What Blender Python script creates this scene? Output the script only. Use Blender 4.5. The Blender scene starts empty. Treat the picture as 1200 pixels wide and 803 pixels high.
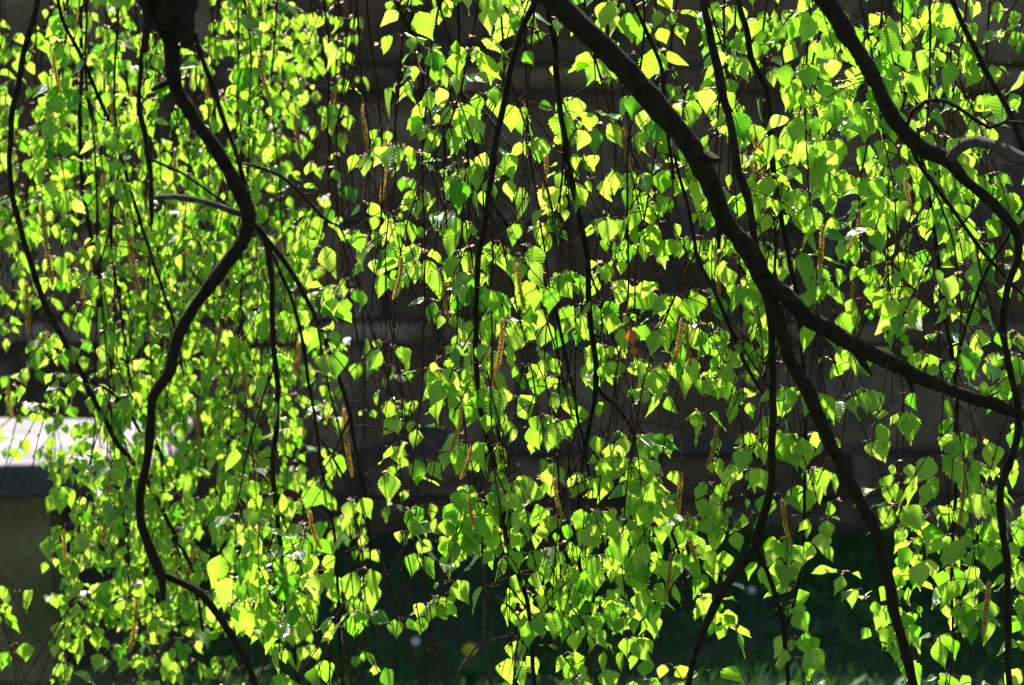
import bpy, bmesh, math, random
import numpy as np
from mathutils import Vector, Matrix, noise

random.seed(11)
R = random.random
U = random.uniform
sc = bpy.context.scene
col = sc.collection

# ------------------------------------------------------------------ camera, world, sun, exposure
CAM_Z, PITCH, FOCAL, SENSOR = 1.5, math.radians(8.45), 70.0, 23.6
cam_d = bpy.data.cameras.new('camera')
cam_d.lens, cam_d.sensor_width, cam_d.clip_end, cam_d.clip_start = FOCAL, SENSOR, 2000, 0.05
cam_d.dof.use_dof = True
cam_d.dof.focus_distance = 3.02
cam_d.dof.aperture_fstop = 6.3
cam = bpy.data.objects.new('camera', cam_d)
cam.location = (0, 0, CAM_Z)
cam.rotation_euler = (math.pi / 2 - PITCH, 0, 0)
col.objects.link(cam)
sc.camera = cam

SUN_EL, SUN_AZ = math.radians(50), math.radians(-14)     # azimuth from +Y (behind the wall), negative = to the left
sdir = Vector((math.sin(SUN_AZ) * math.cos(SUN_EL), math.cos(SUN_AZ) * math.cos(SUN_EL), math.sin(SUN_EL)))
w = bpy.data.worlds.new('World')
sc.world = w
w.use_nodes = True
nt = w.node_tree
bg = nt.nodes['Background']
sky = nt.nodes.new('ShaderNodeTexSky')
sky.sky_type = 'NISHITA'
sky.sun_disc = False
sky.sun_elevation = SUN_EL
sky.sun_rotation = SUN_AZ
nt.links.new(sky.outputs[0], bg.inputs[0])
bg.inputs[1].default_value = 0.065
sl = bpy.data.lights.new('sun', 'SUN')
sl.energy, sl.angle, sl.color = 5.0, math.radians(0.53), (1.0, 0.95, 0.86)
so = bpy.data.objects.new('sun', sl)
so.rotation_euler = sdir.to_track_quat('Z', 'Y').to_euler()
col.objects.link(so)
sc.view_settings.view_transform = 'Standard'
sc.view_settings.look = 'None'
sc.view_settings.gamma = 1.0
sc.view_settings.exposure = 1.33
sc.cycles.max_bounces = 8
sc.cycles.transmission_bounces = 6
sc.cycles.diffuse_bounces = 4
sc.cycles.sample_clamp_indirect = 6

# ------------------------------------------------------------------ helpers
Fv = Vector((0, math.cos(PITCH), -math.sin(PITCH)))
Uv = Vector((0, math.sin(PITCH), math.cos(PITCH)))
Xv = Vector((1, 0, 0))
KW = SENSOR / FOCAL / 1200.0
def at(px, py, y):
    """the point at distance y north of the viewpoint seen at a pixel of the 1200x803 photograph"""
    d = Fv + Xv * ((px - 600) * KW) + Uv * ((401.5 - py) * KW)
    return Vector((0, 0, CAM_Z)) + d * (y / d.y)
def px_of(p):
    q = Vector((p[0], p[1], p[2] - CAM_Z))
    f = q.dot(Fv)
    return 600 + q.dot(Xv) / f / KW, 401.5 - q.dot(Uv) / f / KW

class MB:
    def __init__(s):
        s.v, s.f, s.m, s.uv, s.t = [], [], [], [], []
    def add(s, verts, faces, mat=0, uvs=None, tint=0.5):
        o = len(s.v)
        s.v.extend(tuple(p) for p in verts)
        for f in faces:
            s.f.append(tuple(i + o for i in f)); s.m.append(mat)
        s.uv.extend(uvs if uvs is not None else [(0, 0)] * len(verts))
        s.t.extend([tint] * len(verts))
    def build(s, name, mats, parent=None, smooth=True, loc=None):
        me = bpy.data.meshes.new(name)
        vs = s.v
        if loc is not None:
            vs = [(p[0] - loc[0], p[1] - loc[1], p[2] - loc[2]) for p in vs]
        me.from_pydata(vs, [], s.f)
        for m in mats: me.materials.append(m)
        me.polygons.foreach_set('material_index', s.m)
        me.polygons.foreach_set('use_smooth', [smooth] * len(s.f))
        li = np.empty(len(me.loops), dtype=np.int32)
        me.loops.foreach_get('vertex_index', li)
        uvl = me.uv_layers.new(name='UVMap')
        uvl.data.foreach_set('uv', np.array(s.uv, dtype=np.float32)[li].ravel())
        a = me.attributes.new('tint', 'FLOAT', 'POINT')
        a.data.foreach_set('value', np.array(s.t, dtype=np.float32))
        me.update()
        o = bpy.data.objects.new(name, me)
        col.objects.link(o)
        if loc is not None: o.location = loc
        if parent: o.parent = parent
        return o

def tag(o, label=None, cat=None, group=None, kind=None):
    if label: o['label'] = label
    if cat: o['category'] = cat
    if group: o['group'] = group
    if kind: o['kind'] = kind
    return o
def empty(name, loc):
    o = bpy.data.objects.new(name, None)
    o.location = loc; o.empty_display_size = 0.1
    col.objects.link(o)
    return o

def catmull(pts, rads, step):
    """smooth a polyline with radii"""
    P = [pts[0] * 2 - pts[1]] + list(pts) + [pts[-1] * 2 - pts[-2]]
    Q = [rads[0]] + list(rads) + [rads[-1]]
    out, ro = [], []
    for i in range(1, len(P) - 2):
        n = max(1, int((P[i + 1] - P[i]).length / step))
        for k in range(n):
            t = k / n
            a, b, c, d = P[i - 1], P[i], P[i + 1], P[i + 2]
            out.append(0.5 * ((2 * b) + (c - a) * t + (2 * a - 5 * b + 4 * c - d) * t * t + (3 * b - a - 3 * c + d) * t ** 3))
            ro.append(Q[i] * (1 - t) + Q[i + 1] * t)
    out.append(P[-2]); ro.append(Q[-2])
    return out, ro

def tube(mb, pts, rads, n=8, mat=0, rough=0.0, cap=True, seed=0.0, tint=0.5):
    m = len(pts)
    if m < 2: return
    T = [(pts[min(i + 1, m - 1)] - pts[max(i - 1, 0)]).normalized() for i in range(m)]
    ref = Vector((0.3, 1, 0.2)) if abs(T[0].y) < 0.85 else Vector((1, 0, 0.2))
    a = (ref - T[0] * ref.dot(T[0])).normalized()
    vs, fs, uvs = [], [], []
    L = 0.0
    for i in range(m):
        if i:
            L += (pts[i] - pts[i - 1]).length
            a = (a - T[i] * a.dot(T[i])).normalized()
        b = T[i].cross(a)
        for k in range(n):
            th = 2 * math.pi * k / n
            dv = a * math.cos(th) + b * math.sin(th)
            r = rads[i]
            if rough:
                q = (pts[i] + dv * rads[i]) 
                r *= 1 + rough * (noise.noise(q * 45 + Vector((seed, 0, 0))) + 0.6 * noise.noise(q * 130))
            vs.append(pts[i] + dv * r)
            uvs.append((k / n, L))
    for i in range(m - 1):
        for k in range(n):
            k2 = (k + 1) % n
            fs.append((i * n + k, i * n + k2, (i + 1) * n + k2, (i + 1) * n + k))
    if cap:
        fs.append(tuple(range(n))[::-1]); fs.append(tuple((m - 1) * n + k for k in range(n)))
    mb.add(vs, fs, mat, uvs, tint)

# ------------------------------------------------------------------ materials
def mat(name):
    m = bpy.data.materials.new(name); m.use_nodes = True
    n = m.node_tree
    return m, n, n.nodes, n.links, n.nodes['Principled BSDF'], n.nodes['Material Output']
def nd(N, t, **kw):
    x = N.new(t)
    for k, v in kw.items(): setattr(x, k, v)
    return x
def ramp(N, L, src, stops):
    r = N.new('ShaderNodeValToRGB')
    el = r.color_ramp.elements
    while len(el) > 1: el.remove(el[-1])
    el[0].position, el[0].color = stops[0][0], (*stops[0][1], 1)
    for p, c in stops[1:]:
        e = el.new(p); e.color = (*c, 1)
    L.new(src, r.inputs[0])
    return r
def tex(N, L, kind, scale, detail=4, coord='Object', rough=0.55):
    tc = N.new('ShaderNodeTexCoord')
    x = N.new(kind)
    x.inputs['Scale'].default_value = scale
    if 'Detail' in x.inputs: x.inputs['Detail'].default_value = detail
    if 'Roughness' in x.inputs: x.inputs['Roughness'].default_value = rough
    L.new(tc.outputs[coord], x.inputs['Vector'])
    return x
def bump(N, L, src, dist, strength, bsdf):
    b = N.new('ShaderNodeBump')
    b.inputs['Distance'].default_value = dist; b.inputs['Strength'].default_value = strength
    L.new(src, b.inputs['Height']); L.new(b.outputs[0], bsdf.inputs['Normal'])
    return b

def leaf_material():
    m, nt, N, L, P, O = mat('birch_leaf')
    at_ = nd(N, 'ShaderNodeAttribute', attribute_name='tint')
    uv = N.new('ShaderNodeUVMap')
    sep = N.new('ShaderNodeSeparateXYZ'); L.new(uv.outputs[0], sep.inputs[0])
    def mth(op, a, b=None, c=None):
        x = nd(N, 'ShaderNodeMath', operation=op)
        for i, v in enumerate((a, b, c)):
            if v is None: continue
            if isinstance(v, (int, float)): x.inputs[i].default_value = v
            else: L.new(v, x.inputs[i])
        return x.outputs[0]
    ax = mth('ABSOLUTE', sep.outputs[0])
    # side veins run at a slant from the midrib; midrib along the axis
    s = mth('SUBTRACT', sep.outputs[1], mth('MULTIPLY', ax, 0.75))
    fr = mth('ABSOLUTE', mth('SUBTRACT', mth('FRACT', mth('MULTIPLY', s, 9.0)), 0.5))
    side = mth('SMOOTH_MIN', mth('MULTIPLY', fr, 7.0), 1.0, 0.3)
    mid = mth('MINIMUM', mth('MULTIPLY', ax, 45.0), 1.0)
    vein = mth('MULTIPLY', side, mid)                       # 0 on a vein
    nz = tex(N, L, 'ShaderNodeTexNoise', 160, 3)
    # transmitted colour per leaf
    tr = ramp(N, L, at_.outputs['Fac'], [(0.0, (0.12, 0.42, 0.012)), (0.3, (0.31, 0.66, 0.025)), (0.65, (0.48, 0.80, 0.05)), (1.0, (0.63, 0.86, 0.10))])
    vmix = nd(N, 'ShaderNodeMix', data_type='RGBA', blend_type='MULTIPLY')
    vfac = mth('MULTIPLY', mth('SUBTRACT', 1.0, vein), 0.42)
    L.new(vfac, vmix.inputs[0]); L.new(tr.outputs[0], vmix.inputs[6]); vmix.inputs[7].default_value = (0.45, 0.55, 0.3, 1)
    nmix = nd(N, 'ShaderNodeMix', data_type='RGBA', blend_type='MULTIPLY')
    nmix.inputs[0].default_value = 0.35
    nr = ramp(N, L, nz.outputs['Fac'], [(0.3, (0.65, 0.7, 0.6)), (0.65, (1, 1, 1))])
    L.new(vmix.outputs[2], nmix.inputs[6]); L.new(nr.outputs[0], nmix.inputs[7])
    T = N.new('ShaderNodeBsdfTranslucent'); L.new(nmix.outputs[2], T.inputs[0])
    dr = ramp(N, L, at_.outputs['Fac'], [(0.0, (0.035, 0.105, 0.02)), (1.0, (0.075, 0.16, 0.03))])
    D = N.new('ShaderNodeBsdfDiffuse'); L.new(dr.outputs[0], D.inputs[0])
    N.remove(P)
    mx = N.new('ShaderNodeMixShader'); mx.inputs[0].default_value = 0.74
    L.new(D.outputs[0], mx.inputs[1]); L.new(T.outputs[0], mx.inputs[2])
    # waxy sheen over it, stronger at grazing angles
    b = N.new('ShaderNodeBump'); b.inputs['Distance'].default_value = 0.0006; b.inputs['Strength'].default_value = 0.6
    L.new(vein, b.inputs['Height'])
    G = N.new('ShaderNodeBsdfGlossy'); G.inputs['Roughness'].default_value = 0.3; L.new(b.outputs[0], G.inputs['Normal'])
    lw = N.new('ShaderNodeLayerWeight'); lw.inputs[0].default_value = 0.5
    fr_ = mth('MULTIPLY_ADD', mth('POWER', lw.outputs['Facing'], 5.0), 0.75, 0.04)
    m2 = N.new('ShaderNodeMixShader'); L.new(fr_, m2.inputs[0])
    L.new(mx.outputs[0], m2.inputs[1]); L.new(G.outputs[0], m2.inputs[2])
    L.new(m2.outputs[0], O.inputs[0])
    return m
def thin_material(name, c1, c2, trans, scale=400, fac=0.4, rough=0.5):
    m, nt, N, L, P, O = mat(name)
    nz = tex(N, L, 'ShaderNodeTexNoise', scale, 3)
    r = ramp(N, L, nz.outputs['Fac'], [(0.35, c1), (0.65, c2)])
    L.new(r.outputs[0], P.inputs['Base Color']); P.inputs['Roughness'].default_value = rough
    if trans:
        T = N.new('ShaderNodeBsdfTranslucent'); T.inputs[0].default_value = (*trans, 1)
        mx = N.new('ShaderNodeMixShader'); mx.inputs[0].default_value = fac
        L.new(P.outputs[0], mx.inputs[1]); L.new(T.outputs[0], mx.inputs[2]); L.new(mx.outputs[0], O.inputs[0])
    return m
def bark_material(name, dark, mid, moss, moss_amt, scale=60, pale=None):
    m, nt, N, L, P, O = mat(name)
    n1 = tex(N, L, 'ShaderNodeTexNoise', scale, 6, rough=0.65)
    r1 = ramp(N, L, n1.outputs['Fac'], [(0.3, dark), (0.68, mid)] + ([(0.78, pale)] if pale else []))
    n2 = tex(N, L, 'ShaderNodeTexNoise', scale * 0.35, 4)
    r2 = ramp(N, L, n2.outputs['Fac'], [(0.62 - moss_amt, (0, 0, 0)), (0.75 - moss_amt, (1, 1, 1))])
    mx = nd(N, 'ShaderNodeMix', data_type='RGBA')
    L.new(r2.outputs[0], mx.inputs[0]); L.new(r1.outputs[0], mx.inputs[6]); mx.inputs[7].default_value = (*moss, 1)
    L.new(mx.outputs[2], P.inputs['Base Color'])
    P.inputs['Roughness'].default_value = 0.8; P.inputs['Specular IOR Level'].default_value = 0.2
    n3 = tex(N, L, 'ShaderNodeTexNoise', scale * 3, 6, rough=0.75)
    bump(N, L, n3.outputs['Fac'], 0.006, 1.0, P)
    return m

M_leaf = leaf_material()
M_dead = thin_material('withered_leaf', (0.28, 0.08, 0.015), (0.4, 0.14, 0.02), (0.75, 0.22, 0.02))
M_petiole = thin_material('leaf_stalk', (0.10, 0.06, 0.02), (0.16, 0.06, 0.03), (0.4, 0.2, 0.05), fac=0.3)
M_scale = thin_material('bud_scale', (0.55, 0.36, 0.24), (0.8, 0.68, 0.54), (0.9, 0.7, 0.5), fac=0.55, rough=.3)
M_twig = bark_material('twig_bark', (0.035, 0.013, 0.007), (0.13, 0.052, 0.026), (0.06, 0.035, 0.015), 0.0, 180)
M_greytwig = bark_material('grey_twig_bark', (0.07, 0.06, 0.045), (0.2, 0.17, 0.13), (0.1, 0.1, 0.06), 0.0, 180)
M_bark = bark_material('branch_bark', (0.009, 0.006, 0.003), (0.062, 0.038, 0.017), (0.044, 0.042, 0.008), 0.06, 90)
M_palebark = bark_material('pale_branch_bark', (0.04, 0.033, 0.028), (0.2, 0.18, 0.15), (0.1, 0.1, 0.07), 0.0, 80, (0.33, 0.31, 0.27))
M_white = bark_material('trunk_bark', (0.03, 0.028, 0.025), (0.5, 0.48, 0.44), (0.2, 0.2, 0.15), -0.05, 7, (0.62, 0.6, 0.56))
M_catkin = None
def catkin_material():
    m, nt, N, L, P, O = mat('catkin_scales')
    a = nd(N, 'ShaderNodeAttribute', attribute_name='tint')
    r = ramp(N, L, a.outputs['Fac'], [(0.0, (0.06, 0.026, 0.008)), (0.4, (0.68, 0.42, 0.07)), (1.0, (0.93, 0.74, 0.27))])
    n = tex(N, L, 'ShaderNodeTexNoise', 900, 3)
    mx = nd(N, 'ShaderNodeMix', data_type='RGBA', blend_type='MULTIPLY'); mx.inputs[0].default_value = 0.74
    rr = ramp(N, L, n.outputs['Fac'], [(0.35, (0.4, 0.35, 0.3)), (0.6, (1, 1, 1))])
    L.new(r.outputs[0], mx.inputs[6]); L.new(rr.outputs[0], mx.inputs[7])
    L.new(mx.outputs[2], P.inputs['Base Color']); P.inputs['Roughness'].default_value = 0.6
    T = N.new('ShaderNodeBsdfTranslucent'); L.new(mx.outputs[2], T.inputs[0])
    ms = N.new('ShaderNodeMixShader'); ms.inputs[0].default_value = 0.72
    L.new(P.outputs[0], ms.inputs[1]); L.new(T.outputs[0], ms.inputs[2]); L.new(ms.outputs[0], O.inputs[0])
    return m
M_catkin = catkin_material()

def stone_material(name, stops, scale, bumpd, moss=None, moss_at=0.6):
    m, nt, N, L, P, O = mat(name)
    a = nd(N, 'ShaderNodeAttribute', attribute_name='tint')
    n1 = tex(N, L, 'ShaderNodeTexNoise', scale, 7, rough=0.65)
    ad = nd(N, 'ShaderNodeMath', operation='MULTIPLY_ADD'); L.new(a.outputs['Fac'], ad.inputs[0]); ad.inputs[1].default_value = 0.5
    L.new(n1.outputs['Fac'], ad.inputs[2])
    sb = nd(N, 'ShaderNodeMath', operation='SUBTRACT'); L.new(ad.outputs[0], sb.inputs[0]); sb.inputs[1].default_value = 0.25
    r = ramp(N, L, sb.outputs[0], stops)
    n2 = tex(N, L, 'ShaderNodeTexNoise', scale * 0.3, 5)
    out = r.outputs[0]
    if moss:
        r2 = ramp(N, L, n2.outputs['Fac'], [(moss_at - 0.08, (0, 0, 0)), (moss_at + 0.08, (1, 1, 1))])
        mx = nd(N, 'ShaderNodeMix', data_type='RGBA')
        L.new(r2.outputs[0], mx.inputs[0]); L.new(out, mx.inputs[6]); mx.inputs[7].default_value = (*moss, 1)
        out = mx.outputs[2]
    L.new(out, P.inputs['Base Color']); P.inputs['Roughness'].default_value = 0.85
    n3 = tex(N, L, 'ShaderNodeTexNoise', scale * 6, 6, rough=0.7)
    bump(N, L, n3.outputs['Fac'], bumpd, 0.8, P)
    return m
M_wall = stone_material('dark_wall_stone', [(0.25, (0.07, 0.047, 0.024)), (0.5, (0.27, 0.20, 0.112)), (0.75, (0.56, 0.45, 0.28))], 9, 0.03, (0.16, 0.10, 0.045), 0.54)
M_mortar = stone_material('wall_mortar', [(0.2, (0.04, 0.033, 0.026)), (0.8, (0.12, 0.10, 0.08))], 12, 0.01)
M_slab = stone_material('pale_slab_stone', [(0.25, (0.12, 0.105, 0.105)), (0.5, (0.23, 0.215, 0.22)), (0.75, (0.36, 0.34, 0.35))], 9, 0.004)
M_shaded_edge = stone_material('shaded_slab_edge', [(0.2, (0.035, 0.036, 0.04)), (0.8, (0.10, 0.10, 0.105))], 12, 0.006)  # darker copy of the slab stone, shade painted on its sides
M_chest = stone_material('mossy_chest_stone', [(0.25, (0.09, 0.08, 0.03)), (0.5, (0.24, 0.21, 0.09)), (0.75, (0.40, 0.36, 0.2))], 8, 0.012, (0.11, 0.12, 0.03), 0.5)

# ------------------------------------------------------------------ ground
def ground_material():
    m, nt, N, L, P, O = mat('turf_soil')
    n1 = tex(N, L, 'ShaderNodeTexNoise', 5, 8)
    r = ramp(N, L, n1.outputs['Fac'], [(0.3, (0.018, 0.03, 0.012)), (0.6, (0.03, 0.06, 0.018)), (0.8, (0.05, 0.055, 0.03))])
    L.new(r.outputs[0], P.inputs['Base Color']); P.inputs['Roughness'].default_value = 0.9
    n2 = tex(N, L, 'ShaderNodeTexNoise', 60, 5); bump(N, L, n2.outputs['Fac'], 0.03, 0.8, P)
    return m
mb = MB()
S = 900.0
mb.add([(-S, -S, 0), (S, -S, 0), (S, S, 0), (-S, S, 0)], [(0, 1, 2, 3)])
tag(mb.build('ground', [ground_material()], smooth=False), kind='structure')

# ------------------------------------------------------------------ wall of coursed blocks
WY, WH = 7.0, 1.62
wall = empty('stone_wall', (0, WY + 0.25, 0))
tag(wall, 'dark shaded wall of large weathered stone blocks behind the hanging leaves', 'wall')
def block(mb, x0, x1, z0, z1, y0, y1, tint, seed, jut=0.012):
    nx = max(3, int((x1 - x0) / 0.05)); nz = max(3, int((z1 - z0) / 0.05))
    vs, fs = [], []
    for j in range(nz + 1):
        for i in range(nx + 1):
            u, v = i / nx, j / nz
            x, z = x0 + (x1 - x0) * u, z0 + (z1 - z0) * v
            e = min(u * (x1 - x0), (1 - u) * (x1 - x0), v * (z1 - z0), (1 - v) * (z1 - z0))
            rnd = 0.022 * math.exp(-e / 0.018)
            q = Vector((x * 4 + seed, z * 4, seed * 0.37))
            d = jut * 1.6 * noise.noise(q) + jut * noise.noise(q * 3)
            vs.append((x + 0.006 * noise.noise(q * 2.2), y0 + rnd + d, z + 0.006 * noise.noise(q * 2.7)))
            if i and j:
                a = j * (nx + 1) + i
                fs.append((a - nx - 2, a - nx - 1, a, a - 1))
    ring = [i for i in range(nx + 1)] + [(j + 1) * (nx + 1) - 1 for j in range(1, nz + 1)] + [nz * (nx + 1) + i for i in range(nx - 1, -1, -1)] + [j * (nx + 1) for j in range(nz - 1, 0, -1)]
    n0 = len(vs)
    for i in ring: vs.append((vs[i][0], y1, vs[i][2]))
    m = len(ring)
    for k in range(m): fs.append((ring[k], n0 + k, n0 + (k + 1) % m, ring[(k + 1) % m])[::-1])
    fs.append(tuple(n0 + k for k in range(m))[::-1])
    mb.add(vs, fs, 0, None, tint)
rw = random.Random(4)
bm_ = MB()
zs = [-0.05] + [at(600, py, WY).z for py in (582, 530, 404, 376, 262, 108, 76)]
zs += [zs[-1] + 0.30, zs[-1] + 0.455]
PALE = (1, 3, 6)                    # thin courses of paler stone
z = zs[-1]
for ci in range(len(zs) - 1):
    x = -4.2 - rw.random() * 0.4
    while x < 4.2:
        L_ = rw.uniform(0.4, 0.85)
        block(bm_, x + 0.007, x + L_ - 0.007, zs[ci] + 0.006, zs[ci + 1] - 0.006, WY + rw.uniform(-0.018, 0.018) - (0.008 if ci in PALE else 0), WY + 0.2, rw.uniform(0.1, .8) if ci in PALE else rw.uniform(-.05, 0.65), rw.uniform(0, 90))
        x += L_
loc = Vector((0, WY + 0.25, 0))
bm_.build('stone_course', [M_wall], wall).location = -loc
cm = MB()
cm.add([(x, y, zz) for x in (-4.4, 4.4) for y in (WY + 0.03, WY + 0.5) for zz in (-0.05, z - 0.012)],
       [(0, 1, 3, 2), (4, 6, 7, 5), (0, 4, 5, 1), (2, 3, 7, 6), (1, 5, 7, 3), (0, 2, 6, 4)])
cm.build('mortar', [M_mortar], wall, smooth=False).location = -loc
cp = MB(); x = -4.4
while x < 4.4:
    L_ = rw.uniform(0.6, 1.0)
    block(cp, x + 0.005, x + L_ - 0.005, z, z + 0.135, WY - 0.03, WY + 0.52, rw.uniform(0.4, 0.8), rw.uniform(0, 90), 0.006)
    x += L_
cp.build('coping', [M_wall], wall).location = -loc

# ------------------------------------------------------------------ stone chest with its sunlit slab
cx0, cx1 = -2.1, at(214, 520, 5.65).x
zt = at(30, 545, 5.4).z
chest = empty('stone_chest', ((cx0 + cx1) / 2, 5.75, 0))
tag(chest, 'low stone chest with pale sunlit slab top and shaded mossy support', 'stone chest')
cl = -Vector(chest.location)
def rbox(mb, lo, hi, bev, mats=(0, 0), tint=0.5, rough=0.0):
    bm = bmesh.new()
    bmesh.ops.create_cube(bm, size=1)
    for v in bm.verts:
        v.co = Vector([lo[i] + (v.co[i] + 0.5) * (hi[i] - lo[i]) for i in range(3)])
    bmesh.ops.bevel(bm, geom=list(bm.edges), offset=bev, segments=3, affect='EDGES', profile=0.6)
    bmesh.ops.subdivide_edges(bm, edges=[e for e in bm.edges if e.calc_length() > 0.1], cuts=7, use_grid_fill=True)
    for v in bm.verts:
        if rough: v.co += Vector([rough * noise.noise(v.co * 6 + Vector((k * 9, 0, 0))) for k in range(3)])
    bm.normal_update()
    vs = [tuple(v.co) for v in bm.verts]; bm.verts.index_update()
    ft = [tuple(v.index for v in f.verts) for f in bm.faces]
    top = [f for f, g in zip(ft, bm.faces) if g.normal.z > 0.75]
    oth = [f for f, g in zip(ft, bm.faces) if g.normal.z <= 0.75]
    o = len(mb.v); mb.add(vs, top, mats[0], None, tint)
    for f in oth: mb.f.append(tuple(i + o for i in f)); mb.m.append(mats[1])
    bm.free()
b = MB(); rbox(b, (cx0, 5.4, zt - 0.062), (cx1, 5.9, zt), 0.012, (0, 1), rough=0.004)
b.build('slab', [M_slab, M_shaded_edge], chest).location = cl
px1 = at(60, 650, 5.48).x
b = MB(); rbox(b, (cx0 + 0.07, 5.485, -0.04), (px1, 5.84, zt - 0.06), 0.012, (0, 0), rough=0.005)
b.build('support', [M_chest], chest).location = cl
b = MB(); rbox(b, (px1 - 0.02, 5.62, -0.04), (cx1 - 0.10, 5.80, zt - 0.06), 0.012, (0, 0), 0.3, rough=0.006)  # added panel, its dark colour stands in for shade under the slab
b.build('recess_shade_panel', [M_mortar], chest).location = cl
b = MB(); rbox(b, (cx0 + 0.02, 5.435, -0.05), (cx1 - 0.06, 5.88, 0.05), 0.015, (0, 0), 0.3, rough=0.004)
b.build('plinth', [M_chest], chest).location = cl

# ------------------------------------------------------------------ grass (nobody could count it)
rg = random.Random(9)
gm = MB()
def blade(mb, x, y, h, wd, a, bend, tint):
    dx, dy = math.cos(a), math.sin(a)
    vs = []
    for k, t in enumerate((0, 0.35, 0.7, 1.0)):
        ww = wd * (1 - t ** 1.6)
        ox, oy, oz = dx * bend * t * t * h, dy * bend * t * t * h, h * t * (1 - 0.25 * bend * t)
        if k < 3: vs += [(x + ox - dy * ww, y + oy + dx * ww, oz), (x + ox + dy * ww, y + oy - dx * ww, oz)]
        else: vs.append((x + ox, y + oy, oz))
    mb.add(vs, [(0, 1, 3, 2), (2, 3, 5, 4), (4, 5, 6)], 0, None, tint)
for i in range(60000):
    x, y = rg.uniform(-2.3, 2.3), rg.uniform(4.3, 6.99)
    if abs(x) > y * 0.2 + 0.8: continue
    if x < cx1 - 0.05 and 5.43 < y < 5.9: continue
    clump = noise.noise(Vector((x * 3, y * 3, 0)))
    if rg.random() > 0.65 + clump: continue
    blade(gm, x, y, rg.uniform(0.02, 0.055) * (1 + 0.5 * clump), rg.uniform(0.0012, 0.003), rg.uniform(0, 6.28), rg.uniform(0.1, 1.0), rg.random())
# low broad leaves among the blades
for i in range(2600):
    x, y = rg.uniform(-1.8, 1.8), rg.uniform(5.1, 6.98)
    if x < cx1 and 5.4 < y < 5.95: continue
    if noise.noise(Vector((x * 2, y * 2, 4))) < -0.05: continue
    blade(gm, x, y, rg.uniform(0.025, 0.06), rg.uniform(0.006, 0.014), rg.uniform(0, 6.28), rg.uniform(0.7, 1.5), rg.random())
def grass_material():
    m, nt, N, L, P, O = mat('grass_blade')
    a = nd(N, 'ShaderNodeAttribute', attribute_name='tint')
    r = ramp(N, L, a.outputs['Fac'], [(0.0, (0.03, 0.11, 0.018)), (0.6, (0.055, 0.175, 0.026)), (1.0, (0.10, 0.23, 0.04))])
    L.new(r.outputs[0], P.inputs['Base Color']); P.inputs['Roughness'].default_value = 0.6; P.inputs['Specular IOR Level'].default_value = .25
    T = N.new('ShaderNodeBsdfTranslucent'); L.new(r.outputs[0], T.inputs[0])
    ms = N.new('ShaderNodeMixShader'); ms.inputs[0].default_value = 0.4
    L.new(P.outputs[0], ms.inputs[1]); L.new(T.outputs[0], ms.inputs[2]); L.new(ms.outputs[0], O.inputs[0])
    return m
M_grass = grass_material()
tag(gm.build('grass', [M_grass]), 'dark green grass and low leaves in the shade of the wall', 'grass', kind='stuff')

# ------------------------------------------------------------------ flowers in the grass
def on_ground(px, py, h):
    d = Fv + Xv * ((px - 600) * KW) + Uv * ((401.5 - py) * KW)
    t = (h - CAM_Z) / d.z
    return Vector((0, 0, CAM_Z)) + d * t
M_petal = thin_material('daisy_petal', (0.6, 0.6, 0.64), (0.72, 0.7, 0.74), (0.5, 0.5, 0.5), fac=0.2)
M_yel = thin_material('yellow_floret', (0.72, 0.50, 0.01), (0.8, 0.6, 0.02), (0.6, 0.48, 0.01), fac=0.2)
M_stem = thin_material('flower_stem', (0.04, 0.1, 0.02), (0.07, 0.14, 0.03), None)
def daisy(px, py, label, r=0.009, h=0.06):
    p = on_ground(px, py, h)
    root = empty('daisy', (p.x, p.y, 0))
    tag(root, label, 'daisy', 'daisies in the grass')
    s = MB(); tube(s, [Vector((0, 0, -0.005)), Vector((0.003, 0, h * .5)), Vector((0, 0, h))], [0.0012, 0.001, 0.001], 6)
    s.build('stem', [M_stem], root)
    tilt = Matrix.Rotation(0.75, 3, 'X')
    q = MB()
    for k in range(22):
        a = k * 2 * math.pi / 22 + U(-.06, .06)
        rr = r * U(.9, 1.05); dz = U(-.001, .0015)
        pts = [(.3, .0011), (.65, .0019), (.92, .0016), (1.0, .0004)]
        vs = []
        for t, wd in pts:
            for sg in (-1, 1):
                v = Vector((rr * t * math.cos(a) - sg * wd * math.sin(a), rr * t * math.sin(a) + sg * wd * math.cos(a), dz * t + .0012 * t))
                vs.append(tilt @ v + Vector((0, 0, h)))
        q.add(vs, [(0, 1, 3, 2), (2, 3, 5, 4), (4, 5, 7, 6)])
    q.build('petals', [M_petal], root)
    bm = bmesh.new(); bmesh.ops.create_uvsphere(bm, u_segments=12, v_segments=8, radius=r * .36)
    d = MB(); bm.verts.index_update()
    d.add([tilt @ Vector((v.co.x, v.co.y, v.co.z * .55 + .001)) + Vector((0, 0, h)) for v in bm.verts], [tuple(v.index for v in f.verts) for f in bm.faces])
    bm.free(); d.build('disc', [M_yel], root)
daisy(487, 752, 'white daisy in the shaded grass nearest the yellow dandelion')
daisy(881, 692, 'small pale daisy in the grass near the foot of the wall', 0.008, 0.05)
daisy(676, 776, 'white daisy low in the grass behind the leafy middle twigs', 0.006, 0.04)
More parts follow.
